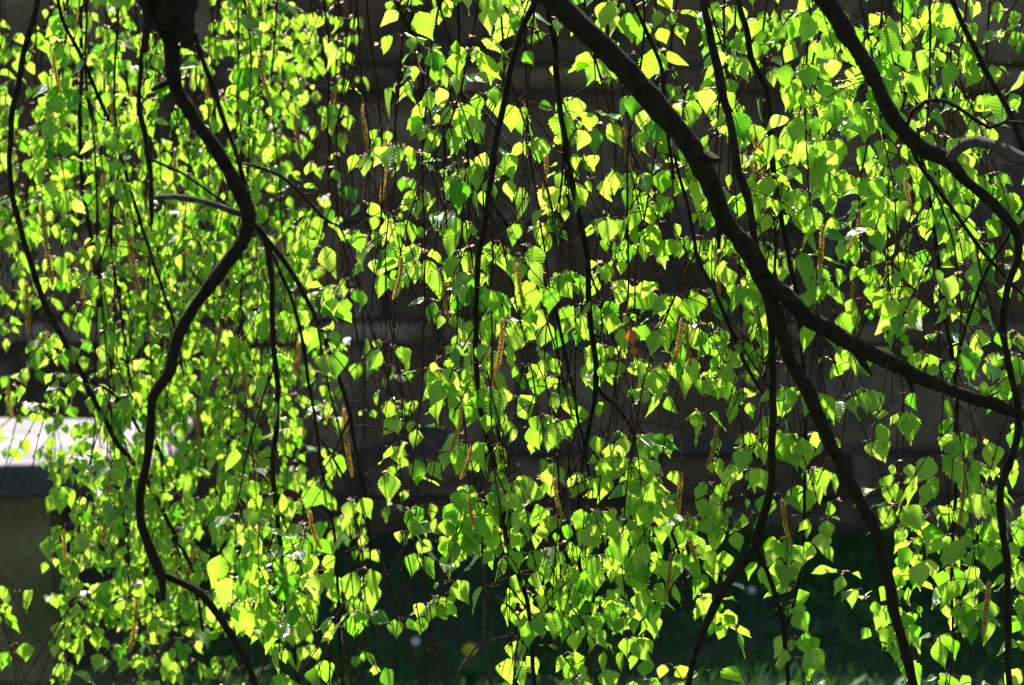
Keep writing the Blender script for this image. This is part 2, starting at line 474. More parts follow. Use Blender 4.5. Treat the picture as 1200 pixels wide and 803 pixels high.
def dandelion(px, py):
    h = 0.055; p = on_ground(px, py, h)
    root = empty('dandelion', (p.x, p.y, 0))
    tag(root, 'single yellow dandelion flower in the dark shaded grass', 'dandelion')
    s = MB(); tube(s, [Vector((0, 0, -0.005)), Vector((-0.004, 0, h * .5)), Vector((0, 0, h))], [0.002, 0.0017, 0.0017], 6)
    s.build('stem', [M_stem], root)
    tilt = Matrix.Rotation(0.7, 3, 'X'); q = MB()
    for ring, (n, rr, lift) in enumerate([(30, .015, .001), (26, .0125, .004), (20, .009, .006), (12, .005, .008)]):
        for k in range(n):
            a = k * 6.283 / n + ring * .3 + U(-.1, .1); r2 = rr * U(.9, 1.08)
            vs = []
            for t, wd in ((.1, .0008), (.6, .0014), (1, .001)):
                for sg in (-1, 1):
                    v = Vector((r2 * t * math.cos(a) - sg * wd * math.sin(a), r2 * t * math.sin(a) + sg * wd * math.cos(a), lift * t ** .7))
                    vs.append(tilt @ v + Vector((0, 0, h)))
            q.add(vs, [(0, 1, 3, 2), (2, 3, 5, 4)])
    q.build('petals', [M_yel], root)
    q = MB()
    for k in range(9):
        a = k * .7 + U(-.2, .2); L_ = U(.04, .07)
        vs = []
        for j in range(7):
            t = j / 6; wd = (.004 + .008 * t) * (1 if j % 2 else .5) if j < 6 else .001
            for sg in (-1, 1):
                vs.append(Vector((L_ * t * math.cos(a) - sg * wd * math.sin(a), L_ * t * math.sin(a) + sg * wd * math.cos(a), .006 + .05 * t * (1 - .6 * t))))
        q.add(vs, [(2 * j, 2 * j + 1, 2 * j + 3, 2 * j + 2) for j in range(6)])
    q.build('leaf_rosette', [M_grass], root)
dandelion(551, 762)

# ------------------------------------------------------------------ THE BIRCH
TR = Vector((-1.75, 1.35, 0))
tree = empty('weeping_birch', TR)
tag(tree, 'weeping birch with dark branches, hanging twigs and backlit bright green leaves', 'tree')
def build_on_tree(mb, name, mats, parent=None):
    o = mb.build(name, mats, parent or tree)
    if parent is None: o.location = -TR
    return o

# branches traced as (name, parent, depth at start, depth at end, [(px, py, radius in px)...], material)
BR = [
 ('big', None, 2.74, 2.82, [(596,-60,16),(630,-15,17),(650,0,17),(684,34,17),(718,67,17),(751,101,17),(785,141,16.5),(815,178,16),(832,215,15),(849,256,14.5),(879,297,14.5),(896,327,15),(920,347,14),(950,374,13),(1001,405,12.5),(1035,421,12),(1085,445,11),(1135,465,10),(1199,485,9),(1260,505,8),(1330,540,6)], 'b'),
 ('knob1', 'big', 2.77, 2.74, [(815,180,12),(830,184,9),(838,187,6),(842,188,3.5)], 'b'),
 ('knob2', 'big', 2.80, 2.78, [(1003,408,9),(1012,425,6),(1020,436,3),(1022,440,2)], 'b'),
 ('knob3', 'big', 2.81, 2.80, [(1066,440,8),(1068,452,4),(1069,460,2.5)], 'b'),
 ('knob4', 'big', 2.77, 2.76, [(838,240,7),(841,270,5),(842,292,3)], 'b'),
 ('fork', 'big', 2.79, 2.84, [(886,318,11),(903,350,12),(913,384,12),(930,428,11),(947,458,11),(967,505,10.5),(981,536,10),(1001,576,10),(1021,615,9.5),(1034,655,9.5),(1044,691,9),(1054,736,8),(1067,782,8),(1078,830,7),(1100,880,5)], 'b'),
 ('drop', 'big', 2.80, 2.84, [(898,335,6),(903,388,6),(905,472,6),(905,545,6),(901,580,6.5),(895,605,7),(885,638,7.5),(862,671,7.5),(836,714,7),(819,750,6),(810,782,5),(804,815,5),(795,870,3)], 'b'),
 ('drop_side', 'drop', 2.83, 2.86, [(886,640,4),(893,656,4),(900,672,4),(911,705,4),(917,735,4),(922,775,4),(925,830,3)], 'b'),
 ('thin7', 'big', 2.76, 2.98, [(640,-22,4),(627,3,5),(610,37,5),(600,77,5),(586,141,5),(576,202,5),(567,266,4.7),(559,327,4.5),(557,388,4.3),(559,438,4.2),(564,485,4),(577,536,4),(587,583,4),(595,638,4),(603,661,4),(618,710,4),(625,769,3.6),(627,830,3)], 'b'),
 ('b10', None, 2.9, 2.8, [(812,-70,6),(824,0,6),(832,44,6.5),(842,91,6.5),(854,135,6.5),(858,165,6.5),(866,202,6.5),(876,232,6.5),(882,266,6.5),(886,300,6)], 'b'),
 ('b11', None, 2.92, 2.95, [(846,-70,4),(864,0,4.5),(876,34,5),(879,67,5),(896,101,4.5),(902,145,4.5),(907,209,4.2),(918,266,4),(927,314,4),(934,354,3.5),(941,420,3),(943,540,2.6),(940,650,2.6),(931,705,2.6),(921,737,2.4)], 'b'),
 ('right', None, 2.66, 2.8, [(905,-95,14),(940,-40,13),(967,0,13),(991,37,12.5),(1014,77,12),(1031,108,12),(1051,145,12.5),(1078,172,13),(1109,188,12.5),(1129,209,9.5),(1156,232,8.5),(1179,256,7.5),(1192,275,7),(1194,300,6),(1180,335,5.5),(1176,388,5.5),(1182,431,5.5),(1191,468,5.5),(1193,505,6),(1186,539,6),(1172,576,6),(1175,615,6),(1180,664,5.5),(1180,723,5.5),(1183,803,5),(1184,860,4)], 'b'),
 ('pale', 'right', 2.68, 2.62, [(1112,186,8),(1120,176,9),(1132,168,9.5),(1146,166,9.5),(1162,170,9.5),(1180,178,9.5),(1199,188,9.5),(1235,204,9),(1290,235,7)], 'p'),
 ('b14', None, 2.72, 2.72, [(1095,-60,4),(1115,0,4.5),(1135,44,4.5),(1156,84,4.5),(1179,124,4.5),(1201,180,4.5),(1225,240,3)], 'b'),
 ('b15', 'right', 2.69, 2.7, [(1062,150,3),(1068,131,3.2),(1085,119,3.4),(1109,119,3.2),(1135,135,3.2),(1159,150,3),(1179,143,2.8),(1203,145,2.6),(1240,150,2)], 'b'),
 ('b16', 'right', 2.68, 2.8, [(1041,118,3.5),(1051,138,3.6),(1075,188,3.5),(1102,225,3.4),(1132,269,3.4),(1156,300,3.2),(1179,324,3),(1203,350,2.6),(1240,380,2)], 'b'),
 ('b17', None, 2.85, 2.86, [(722,-60,3),(741,0,3.4),(758,34,3.4),(772,74,3.4),(778,108,3.2),(783,150,3),(790,210,2.4)], 'b'),
 ('b18', None, 3.02, 3.1, [(636,-60,4),(644,17,4.4),(650,57,4.6),(655,118,4.6),(664,175,4.6),(674,229,4.6),(681,270,4.6),(689,314,4.6),(691,371,4.8),(698,421,4.6),(698,458,4.2),(690,505,3.6),(684,540,3.4),(678,600,3.2),(679,671,2.8),(684,760,2.2)], 'b'),
 ('b18b', 'b18', 3.09, 3.05, [(697,450,3),(706,464,3.2),(718,472,3.2),(735,495,3),(748,526,2.8),(752,545,2.8),(767,583,2.8),(787,628,2.6),(800,664,2.2),(806,720,1.6)], 'b'),
 ('b19', None, 2.95, 3.0, [(560,210,2),(600,273,3),(627,307,3),(650,361,2.8),(661,411,2.8),(674,468,2.6),(684,519,2.4),(691,560,1.8)], 'b'),
 ('b20', None, 2.9, 2.85, [(790,180,2.5),(812,270,3.2),(819,307,3.4),(842,351,3.4),(862,401,3.2),(886,448,3),(902,470,2.8)], 'b'),
 ('b23', None, 3.2, 3.25, [(450,-60,3),(465,0,3.2),(482,34,3.8),(492,67,4),(495,111,3.6),(492,150,2.4)], 'b'),
 ('b24', 'b23', 3.21, 3.05, [(486,50,2.2),(492,80,2.4),(502,89,2.4),(515,94,2.4),(552,118,2.2),(579,145,2),(600,175,1.5)], 'b'),
 ('b38', None, 3.0, 3.02, [(530,-60,2.4),(536,0,2.6),(539,87,2.6),(549,145,2),(562,195,1.8),(567,250,1.4)], 'b'),
 ('b38b', 'b38', 3.02, 3.0, [(539,90,2),(526,108,2.2),(521,130,2),(520,188,1.8),(522,242,1.5),(526,300,1.2)], 'b'),
 ('grey', None, 2.98, 2.95, [(563,560,2.2),(565,638,2.6),(568,690,2.7),(569,748,2.6),(574,770,2.3),(577,795,2.1),(586,830,1.6)], 'g'),
 ('grey_fork', 'grey', 2.955, 2.95, [(569,746,2.2),(556,760,2.2),(542,782,2.1),(531,805,2),(515,840,1.5)], 'g'),
 ('grey_side', 'grey', 2.97, 3.02, [(569,692,1.8),(585,702,2.1),(600,714,1.9),(616,735,1.6)], 'g'),
 ('b28', None, 2.95, 3.0, [(1075,150,2.4),(1090,240,3),(1098,290,3.2),(1105,354,3.4),(1115,415,3.2),(1121,458,3.2),(1120,532,3.2),(1119,600,2.8),(1115,660,2.4),(1117,740,2)], 'b'),
 ('b29', 'right', 2.74, 2.9, [(1188,265,2.4),(1180,280,2.6),(1156,317,2.6),(1135,374,2.6),(1125,411,2.4),(1122,440,2)], 'b'),
 ('b30', None, 2.93, 2.96, [(1150,238,1.6),(1119,273,2),(1088,310,2),(1068,368,2),(1056,392,2),(1045,405,1.8)], 'g'),
 # left limb
 ('left', None, 2.48, 2.6, [(205,-120,34),(200,-60,34),(198,-25,34),(198,4,33),(198,18,27),(199,32,17),(201,52,12.5),(204,90,11.5),(212,112,10.5),(232,145,10.5),(250,170,11),(270,200,11),(283,225,11),(292,252,11),(287,275,10),(269,304,9.5),(245,337,9),(219,374,9),(207,405,8.5),(200,434,8.5),(186,455,8),(180,470,7.5),(177,505,7.5),(174,540,7.5),(165,573,7),(164,602,7),(174,645,8),(187,671,8.5),(190,682,7),(192,695,4.5),(193,704,2.5)], 'b'),
 ('stub_r', 'left', 2.48, 2.47, [(218,-30,13),(218,0,13),(218,25,13.5),(219,44,13),(220,55,10)], 'b'),
 ('stub_l', 'left', 2.48, 2.47, [(174,-30,10),(173,0,8.5),(172,30,7),(171,55,6.5),(171,61,5)], 'b'),
 ('knob5', 'left', 2.5, 2.49, [(206,92,8),(194,97,6.5),(184,102,5),(178,106,3.5)], 'b'),
 ('left_a', 'stub_l', 2.47, 2.6, [(170,50,3),(166,75,4),(163,110,4),(164,135,4),(169,158,4),(174,185,4.2),(177,205,4),(177,235,3.8),(178,262,2.5)], 'b'),
 ('left_b', 'left', 2.49, 2.55, [(229,38,3),(233,52,4),(242,84,4.5),(256,124,4.2),(270,160,4),(280,190,4),(287,215,4),(290,238,4)], 'b'),
 ('left_c', 'left', 2.56, 2.5, [(284,252,6),(268,247,5.2),(255,242,5),(230,235,4.6),(205,231,4.4),(185,231,3.8),(178,233,3)], 'p'),
 ('left_d', 'left_a', 2.56, 2.56, [(177,187,2.4),(190,193,2.4),(212,202,2.2),(242,222,2.2),(276,249,2.2)], 'b'),
 ('left_e', 'left_b', 2.53, 2.8, [(284,192,2.2),(300,195,2.6),(327,205,2.6),(344,219,2.5),(367,242,2.4),(384,259,2.2),(397,266,1.8),(407,285,1.4)], 'b'),
 ('left_f', 'left', 2.56, 2.75, [(292,258,5),(303,268,5),(313,287,5),(317,320,4.6),(318,354,4.4),(320,404,4.4),(325,438,4.2),(325,489,4.2),(320,536,4.2),(320,560,4.2),(325,600,4.2),(328,638,4),(331,684,4),(341,737,3.8),(349,803,3.4),(354,860,2)], 'b'),
 ('left_g', 'left_f', 2.57, 2.85, [(304,268,4),(320,288,4.2),(334,307,4.2),(357,344,4),(374,378,4),(386,411,3.8),(398,445,3.6),(408,479,3.4),(414,512,3),(421,545,2.6),(430,600,2),(434,660,1.4)], 'b'),
 ('left_h', 'left_f', 2.59, 2.8, [(316,292,2.6),(328,318,2.8),(344,357,2.8),(357,415,2.8),(364,458,2.6),(371,499,2.6),(376,540,2.5),(388,605,2.4),(395,671,2.3),(398,737,2.2),(402,800,2),(404,850,1.5)], 'b'),
 ('left_tail', 'left', 2.595, 2.64, [(187,671,5.5),(200,677,6),(216,684,6),(236,696,6),(255,720,6),(275,750,5.8),(292,782,5.5),(301,810,5),(312,860,4)], 'b'),
 ('left_twig', 'left', 2.57, 2.6, [(182,522,3),(189,535,2.4),(190,545,1.6)], 'b'),
 ('b1', None, 3.3, 3.5, [(52,-70,4),(44,2,4.6),(34,37,4.8),(24,84,4.8),(15,128,4.6),(12,161,4.6),(10,202,4.4),(24,270,4.6),(37,314,4.6),(57,364,4.6),(81,411,4.4),(98,442,4.2),(118,482,4.2),(135,515,4.2),(151,536,4),(163,552,3.8),(180,578,3.6),(200,618,3.4),(218,652,3.2),(230,682,3),(238,740,2.4)], 'b'),
 ('b1b', 'b1', 3.41, 3.5, [(97,438,2),(112,448,2.4),(135,464,2.4),(155,490,2.4),(172,520,2)], 'b'),
 ('b22', None, 3.4, 3.5, [(55,-60,2.4),(69,0,2.8),(77,34,3),(98,71,3),(118,118,2.8),(135,161,2.8),(151,215,2.6),(168,270,2.6),(185,324,2.4),(205,384,2.2),(215,440,1.6)], 'b'),
 ('b22b', 'b22', 3.42, 3.5, [(98,73,2),(104,115,2),(118,172,2),(128,220,2),(131,290,2),(142,370,1.9),(152,440,1.8),(160,480,1.4)], 'b'),
 ('far1', None, 3.7, 3.75, [(90,-60,3),(96,60,3.4),(93,160,3.4),(98,220,3.6),(110,300,3.6),(120,380,3.6),(130,430,3.2),(140,500,2.6),(148,600,2)], 'b'),
]
MATS = {'b': M_bark, 'p': M_palebark, 'g': M_greytwig}
branch_obj, branch_pts, top_ends = {}, {}, []
for bi, (nm, par, d0, d1, pl, mk) in enumerate(BR):
    n = len(pl)
    pts = [at(px, py, d0 + (d1 - d0) * i / (n - 1)) for i, (px, py, r) in enumerate(pl)]
    pl = [(a_, b_, r if r > 16.9 and nm == 'left' else r * .76) for (a_, b_, r) in pl]
    rads = [r * KW * p.y / math.cos(PITCH) for p, (_, _, r) in zip(pts, pl)]
    rmax = max(rads)
    sp, sr = catmull(pts, rads, 0.006 if rmax > 0.008 else 0.009)
    rr_ = random.Random(bi)
    if rmax < 0.008:      # slight kinks at the nodes
        ph = rr_.random() * 9
        sp = [p + Vector((noise.noise(Vector((p.z * 28, ph, 0))), noise.noise(Vector((p.z * 25, ph, 5))), 0)) * 0.0022 for p in sp]
    else:                 # knobbly growth: small bends and swollen collars
        ph = rr_.random() * 9
        sp = [p + Vector((noise.noise(p * 22 + Vector((ph, 0, 0))), noise.noise(p * 22 + Vector((0, ph, 0))), 0)) * 0.0028 for p in sp]
        sr = [r * (1 + .28 * max(0, noise.noise(p * 16 + Vector((0, 0, ph)))) ) for p, r in zip(sp, sr)]
    m = MB()
    tube(m, sp, sr, 14 if rmax > 0.008 else 8, 0, 0.26 if rmax > 0.007 else 0.16, True, bi * 3.1)
    # small dormant spurs and knots
    for k in range(int(len(sp) * (0.03 if rmax > 0.006 else 0.05))):
        i = rr_.randrange(2, len(sp) - 2) if len(sp) > 6 else 1
        tdir = (sp[i] - sp[i - 1]).normalized()
        o = Vector((rr_.gauss(0, 1), rr_.gauss(0, 1), rr_.gauss(0, 1))); o = (o - tdir * o.dot(tdir)).normalized()
        ln = rr_.uniform(0.003, 0.008) + sr[i]
        tube(m, [sp[i], sp[i] + (o + tdir * .4) * ln * .7, sp[i] + (o + tdir * .6) * ln], [sr[i] * .55, 0.0012, 0.0006], 5)
    if par:
        # fork and side pieces become children of the branch they grow from (never deeper than a sub-part)
        root = par
        while next(b for b in BR if b[0] == root)[1]: root = next(b for b in BR if b[0] == root)[1]
        o = build_on_tree(m, 'broken_stub' if nm.startswith(('knob', 'stub')) else 'side_branch', [MATS[mk]], branch_obj[root])
    else:
        o = build_on_tree(m, 'branch', [MATS[mk]])
        if pl[0][1] < -20: top_ends.append((sp[0], sr[0]))
    branch_obj[nm] = o
    branch_pts[nm] = (sp, sr)
branch_obj['big']['label'] = 'thickest dark branch crossing diagonally and forking'
branch_obj['left']['label'] = 'crooked dark branch hanging from a broken stub'

# boughs overhead (out of the frame) that carry everything, and the trunk
bo = MB()
def bough(pts, rads, m=None, nm='bough', mt=None):
    sp, sr = catmull([Vector(p) for p in pts], rads, 0.03)
    q = MB(); tube(q, sp, sr, 14, 0, 0.1, True, len(sp) * 1.0)
    build_on_tree(q, nm, [mt or M_bark]); return sp, sr
bough([(-1.75, 1.35, -0.05), (-1.75, 1.35, 0.3), (-1.72, 1.37, 1.0), (-1.7, 1.42, 1.8), (-1.62, 1.5, 2.6), (-1.5, 1.6, 3.4)], [0.19, 0.15, 0.13, 0.12, 0.10, 0.06], nm='trunk', mt=M_white)
HUB = [(-1.68, 1.45, 2.0), (-1.25, 1.9, 2.35), (-0.6, 2.45, 2.3), (0.0, 2.75, 2.1), (0.5, 2.8, 1.95), (1.0, 2.9, 1.8)]
hp, hr = bough(HUB, [0.075, 0.065, 0.05, 0.04, 0.03, 0.015])
B2_ = [(-1.25, 1.9, 2.35), (-1.1, 2.7, 2.1), (-0.9, 3.4, 1.85), (-0.4, 3.75, 1.7), (0.3, 3.6, 1.62)]
hp2, hr2 = bough(B2_, [0.05, 0.04, 0.03, 0.02, 0.01])
LIFT = []
for (p, r) in top_ends:
    best = min(range(len(hp) + len(hp2)), key=lambda i: ((hp + hp2)[i] - p).length - 0.0)
    t = (hp + hp2)[best]
    q = MB()
    mid = (p + t) / 2 + Vector((0, 0, 0.05))
    up = p + Vector((0, 0, 0.06))
    sp, sr = catmull([p, up, mid, t], [r, r, r * 1.1, r * 1.2], 0.03)
    tube(q, sp, sr, 8, 0, 0.08)
    build_on_tree(q, 'bough', [M_bark])

# ------------------------------------------------------------------ leaf templates
prof = [(0, .07), (.04, .19), (.10, .31), (.19, .395), (.30, .405), (.43, .35), (.56, .265), (.69, .175), (.81, .095), (.91, .04), (1, 0.004)]
def half_w(t):
    for (a, wa), (b, wb) in zip(prof, prof[1:]):
        if t <= b: return wa + (wb - wa) * (t - a) / (b - a)
    return 0.0
def leaf_template(seed):
    r = random.Random(seed)
    n = 21
    fold, curl, twist, wav = r.uniform(-.05, .5), r.uniform(-.1, .6), r.uniform(-.4, .4), r.uniform(0.01, .05)
    wid = r.uniform(.8, 1.14); asym = r.uniform(-.05, .05)
    vs, uv, fs = [], [], []
    for i in range(n):
        t = i / (n - 1)
        hw = half_w(t) * wid
        tooth = 1.065 if i % 2 == 0 else 0.93
        if t > .9: tooth = 1
        pl = (.016 if i % 2 else -.016) * min(1, hw * 4)
        for u in (-1, -.55, 0, .55, 1):
            au = abs(u)
            sw = (.10 * au * (1 - t) + (.02 if (i % 2 == 0 and au == 1) else 0)) * min(1, hw * 4)
            x = u * hw * (tooth if au == 1 else 1) * (1 + asym * u)
            y = t + sw - (.06 * au * (1 - t) ** 4)
            zz = fold * abs(x) - curl * y * y * .6 + pl * (1 if au == .55 else .5 if au == 1 else 0) + wav * au * math.sin(5.5 * t * 3.14 / 2 + u * 2 + seed)
            an = twist * y
            xx, zz = x * math.cos(an) - zz * math.sin(an), x * math.sin(an) + zz * math.cos(an)
            vs.append((xx, y, zz)); uv.append((x, y))
    for i in range(n - 1):
        for k in range(4):
            a = i * 5 + k
            fs.append((a, a + 1, a + 6, a + 5))
    return np.array(vs), fs, uv
TPL = [leaf_template(s) for s in range(26)]

def frame(axis, nrm):
    a = axis.normalized(); n_ = (nrm - a * nrm.dot(a))
    if n_.length < 1e-4: n_ = Vector((1, 0, 0)) - a * a.x
    n_.normalize()
    x = a.cross(n_)
    return np.array([[x[i], a[i], n_[i]] for i in range(3)])
def add_leaf(mb, p, axis, nrm, size, tint, mat=0):
    vs, fs, uv = TPL[random.randrange(len(TPL))]
    W = (vs * size) @ frame(axis, nrm).T + np.array(p)
    mb.add(W.tolist(), fs, mat, uv, tint)
def add_shoot(mb, p, tdir, nleaf, scale=1.0):
    """short shoot: bud scales and 1-4 leaves hanging on arched stalks"""
    base_az = U(0, 6.28)
    for k in range(nleaf):
        az = base_az + k * 2.2 + U(-.5, .5)
        out = Vector((math.cos(az), math.sin(az), 0))
        pl = U(.006, .015) * scale
        lift = U(-.1, .55)
        p1 = p + out * pl * .5 + Vector((0, 0, pl * .4 * lift))
        p2 = p1 + out * pl * .45 + Vector((0, 0, pl * (.1 * lift - .25)))
        size = min(max(random.gauss(.0205, .0062), .008), .036) * scale
        if R() < .16:       # held out level, upper face to the sky
            axis = Vector((out.x, out.y, U(-.75, .05)))
            nr = Vector((random.gauss(0, .4), random.gauss(0, .4), 1))
        else:
            axis = Vector((out.x * U(.0, .65), out.y * U(.0, .65), -1)) + Vector((U(-.22, .22), U(-.22, .22), U(-.1, .2)))
            nr = Vector((random.gauss(0, .7), (1 if R() < .5 else -1) * U(.5, 1.1), random.gauss(.3, .4)))
        tube(mb, [p, p1, p2, p2 + axis.normalized() * size * .06], [.0005, .0004, .0004, .0003], 3, 1, 0, False)
        add_leaf(mb, p2, axis, nr, size, min(1, max(0, random.gauss(.52, .27))))
    for k in range(random.choice((2, 3, 4, 5))):
        az = U(0, 6.28); o = Vector((math.cos(az), math.sin(az), U(-.6, .8))).normalized()
        L_ = U(.0028, .0062); sd = o.cross(Vector((0, .3, 1))).normalized() * L_ * .4
        mb.add([p, p + o * L_ * .5 + sd, p + o * L_, p + o * L_ * .5 - sd], [(0, 1, 2, 3)], 2)

# ------------------------------------------------------------------ density of the curtain (50 px cells of the photograph)
DEN = ["678438874475555678687969", "677648875485565466688976", "686657753574344675997876", "787678743773666757899777",
       "788788541643775576679788", "868888545754856656467788", "757887854776766656567558", "637887855566658867456678",
       "657788643587649767552478", "567887633787664776652257", "457778742668647556632368", "158778754677568754434558",
       "168888766676678744333567", "358888866444678744424567", "268888755143767732423567", "477888664011667755634567"]
DEN = [''.join(str(min(9, int(ch) + (1 if (r_ > 11 and (7 < c < 12 or c > 15)) else 0))) for c, ch in enumerate(row)) for r_, row in enumerate(DEN)]
def cell(px, py):
    c, r_ = int(px // 50), int(py // 50)
    if py < 0: r_ = 0
    if py >= 800: r_ = 15
    if c < 0: c = 0
    if c > 23: c = 23
    return max(0, min(15, r_)), c

# ------------------------------------------------------------------ hanging twigs
class Twig: pass
def stem_path(p0, length, lean, rnd, step=0.012, sag=0.35):
    d = Vector((lean[0], lean[1], -1)).normalized() if len(lean) == 2 else Vector(lean).normalized()
    pts = [p0.copy()]; s = 0
    ph = rnd.uniform(0, 99)
    while s < length:
        j = Vector((noise.noise(Vector((s * 9, ph, 0))), noise.noise(Vector((s * 9, ph, 7))), 0)) * 0.34
        zig = Vector((rnd.gauss(0, .10), rnd.gauss(0, .10), 0))
        d = (d + (Vector((0, 0, -1)) + j - d) * sag * step / 0.03 * 0.5 + zig * .5).normalized()
        pts.append(pts[-1] + d * step); s += step
    return pts
rt = random.Random(21)
twigs = []
def new_twig(p0, length, lean, r0=0.0014, ns=None):
    t = Twig(); t.stems = []; t.nodes = []; t.catkins = []; t.extra = []
    main = stem_path(p0, length, lean, rt)
    n = len(main)
    t.stems.append((main, [r0 * (1 - .68 * i / n) for i in range(n)]))
    s = rt.uniform(.02, .08)
    while s < length - .03:
        i = min(n - 2, int(s / .012))
        az = rt.uniform(0, 6.28)
        L_ = rt.uniform(.04, .17) * min(1, (length - s) / .2 + .3)
        sp = stem_path(main[i], L_, (math.cos(az) * rt.uniform(.5, 1.2), math.sin(az) * rt.uniform(.3, .8), rt.uniform(-1, .1)), rt, sag=.5)
        t.stems.append((sp, [max(.00045, r0 * .5 * (1 - .5 * k / len(sp))) for k in range(len(sp))]))
        s += rt.uniform(.05, .13)
    for k in range(rt.choice((2, 3, 4)) if p0.y < 3.35 else rt.choice((3, 4, 5))):
        i = rt.randrange(2, max(3, n - 8))
        L_ = rt.uniform(.12, .34) * min(1, (n - i) * .012 / .2 + .2)
        sp = stem_path(main[i], L_, (rt.uniform(-1, 1) * .8, rt.uniform(-.2, .35), -1), rt, sag=.22)
        t.tails = getattr(t, 'tails', []) + [len(t.stems)]
        t.stems.append((sp, [max(.0004, r0 * .6 * (1 - .5 * k2 / len(sp))) for k2 in range(len(sp))]))
    for si, (sp, sr) in enumerate(t.stems):
        k = rt.randrange(1, 3)
        while k < len(sp) - 1:
            t.nodes.append((sp[k], (sp[k + 1] - sp[k - 1]).normalized()))
            k += rt.choice((1, 1, 2, 2))
        t.nodes.append((sp[-1], (sp[-1] - sp[-2]).normalized()))
    if px_of(p0)[1] < -5:      # grows down from one of the boughs overhead
        tgt = min(hp + hp2, key=lambda b: (b - p0).length + abs(b.x - p0.x) * 1.5)
        up = p0 - (main[1] - main[0]) * 6
        sp, sr = catmull([tgt, tgt * .6 + up * .4 + Vector((0, 0, .10)), up, p0], [.003, .0025, .0019, r0], .02)
        ph = rt.uniform(0, 99)
        t.stems.append(([q + Vector((noise.noise(Vector((q.z * 14, ph, 0))), noise.noise(Vector((q.z * 14, ph, 4))), 0)) * .012 * min(1, i / 6, (len(sp) - 1 - i) / 6) for i, q in enumerate(sp)], sr))
    twigs.append(t)
    return t
# far curtain on the left, carried by the back bough
colw = [sum(int(DEN[r][c]) for r in range(16)) for c in range(24)]
def pick_x(lo, hi):
    while True:
        x = rt.uniform(lo, hi)
        if rt.random() < colw[max(0, min(23, int(x // 50)))] / 125: return x
NF = 40
for i in range(NF):
    x = -20 + (i + rt.random()) * 440 / NF
    if x < 70 and rt.random() < .35: continue
    y = rt.uniform(3.45, 4.05)
    top = at(x, rt.uniform(-120, -10), y)
    ln = rt.choice((.5, .75, .95, 1.0, 1.05)) * rt.uniform(.9, 1.1)
    if x < 58: ln = min(ln, rt.uniform(.35, .68))
    new_twig(top, ln, (rt.uniform(-.18, .18), rt.uniform(-.1, .1)), .0015)
# the sharp curtain in the middle and on the right
NM = 34
for i in range(NM):
    x = 400 + (i + rt.random()) * 830 / NM
    y = rt.uniform(2.88, 3.25)
    top = at(x, rt.uniform(-120, -10), y)
    new_twig(top, rt.choice((.3, .45, .6, .75)) * rt.uniform(.85, 1.1), (rt.uniform(-.22, .22), rt.uniform(-.12, .12)), .0014)
# twigs growing from the traced branches
src = [('thin7', .12), ('thin7', .3), ('thin7', .45), ('thin7', .62), ('b18', .25), ('b18', .45), ('b18', .7), ('b18b', .4), ('b19', .3), ('b19', .6), ('b20', .4), ('b20', .7), ('b10', .3),
       ('b11', .35), ('b16', .3), ('b16', .6), ('b28', .2), ('b28', .55), ('b24', .5), ('b38', .6), ('left_g', .3), ('left_g', .6), ('left_h', .4), ('left_h', .7), ('left_f', .3), ('left_f', .6), ('left_e', .6),
       ('b15', .5), ('right', .55), ('right', .8), ('b14', .5), ('b1', .3), ('b1', .5), ('b22', .5), ('drop_side', .3), ('fork', .8)]
for nm, f in src:
    sp, sr = branch_pts[nm]
    p = sp[int(f * (len(sp) - 1))]
    q = px_of(p)
    if len(twigs) >= 97: break
    new_twig(p, rt.uniform(.2, .48), (rt.uniform(-.7, .7), rt.uniform(.05, .45)), .0012)

for (x_, y_, l_) in ((-6, 640, .10), (4, 700, .09)):
    new_twig(at(x_ - 40, y_ - 30, 3.4), l_ + .05, (.9, .1), .0009)
# how many leaves each cell wants, and how many nodes it has
want = {}
cand = {}
for t in twigs:
    for (p, d) in t.nodes:
        q = px_of(p)
        cand.setdefault(cell(q[0], q[1] + 14), []).append(1)
AREA = 50 * 50.0
def target(r_, c):
    v = (int(DEN[r_][c]) / 9.0) ** 1.16 * (.95 if c < 8 else .95 if r_ > 11 else .80)
    la = 158.0 if c >= 8 else 84.0
    return -math.log(1 - min(.93, v)) * AREA / la
nleaves = 0
front = [(px_of(p), p.y, r / (KW * p.y)) for nm in ('big', 'fork', 'drop', 'right', 'left', 'left_tail', 'pale') for p, r in list(zip(*branch_pts[nm]))[::3]]
def before_branch(p, q):
    return any(p.y < y + .03 and abs(b[0] - q[0]) < r + 16 and -14 < b[1] - q[1] < r + 34 for b, y, r in front)
for t in twigs:
    t.fol = MB()
    for (p, d) in t.nodes:
        q = px_of(p)
        off = q[1] < -40 or q[1] > 830 or q[0] < -40 or q[0] > 1240
        k = cell(q[0], q[1] + 14)
        n_ = len(cand[k])
        if off: need = .5 if q[1] > -40 else .35
        else: need = target(*k) / n_
        # need = leaves per node
        prob = min(1, need / 2.3)
        if 20 < q[0] < 64 and q[1] > 555 and rt.random() < .8: continue
        if rt.random() > prob or before_branch(p, q): continue
        nl = rt.choice((2, 2, 3)) if need < 2.6 else rt.choice((2, 3, 3, 4))
        if rt.random() < .12: nl = 1
        add_shoot(t.fol, p, d, nl, .86 if p.y > 3.35 else 1.0)
        nleaves += nl

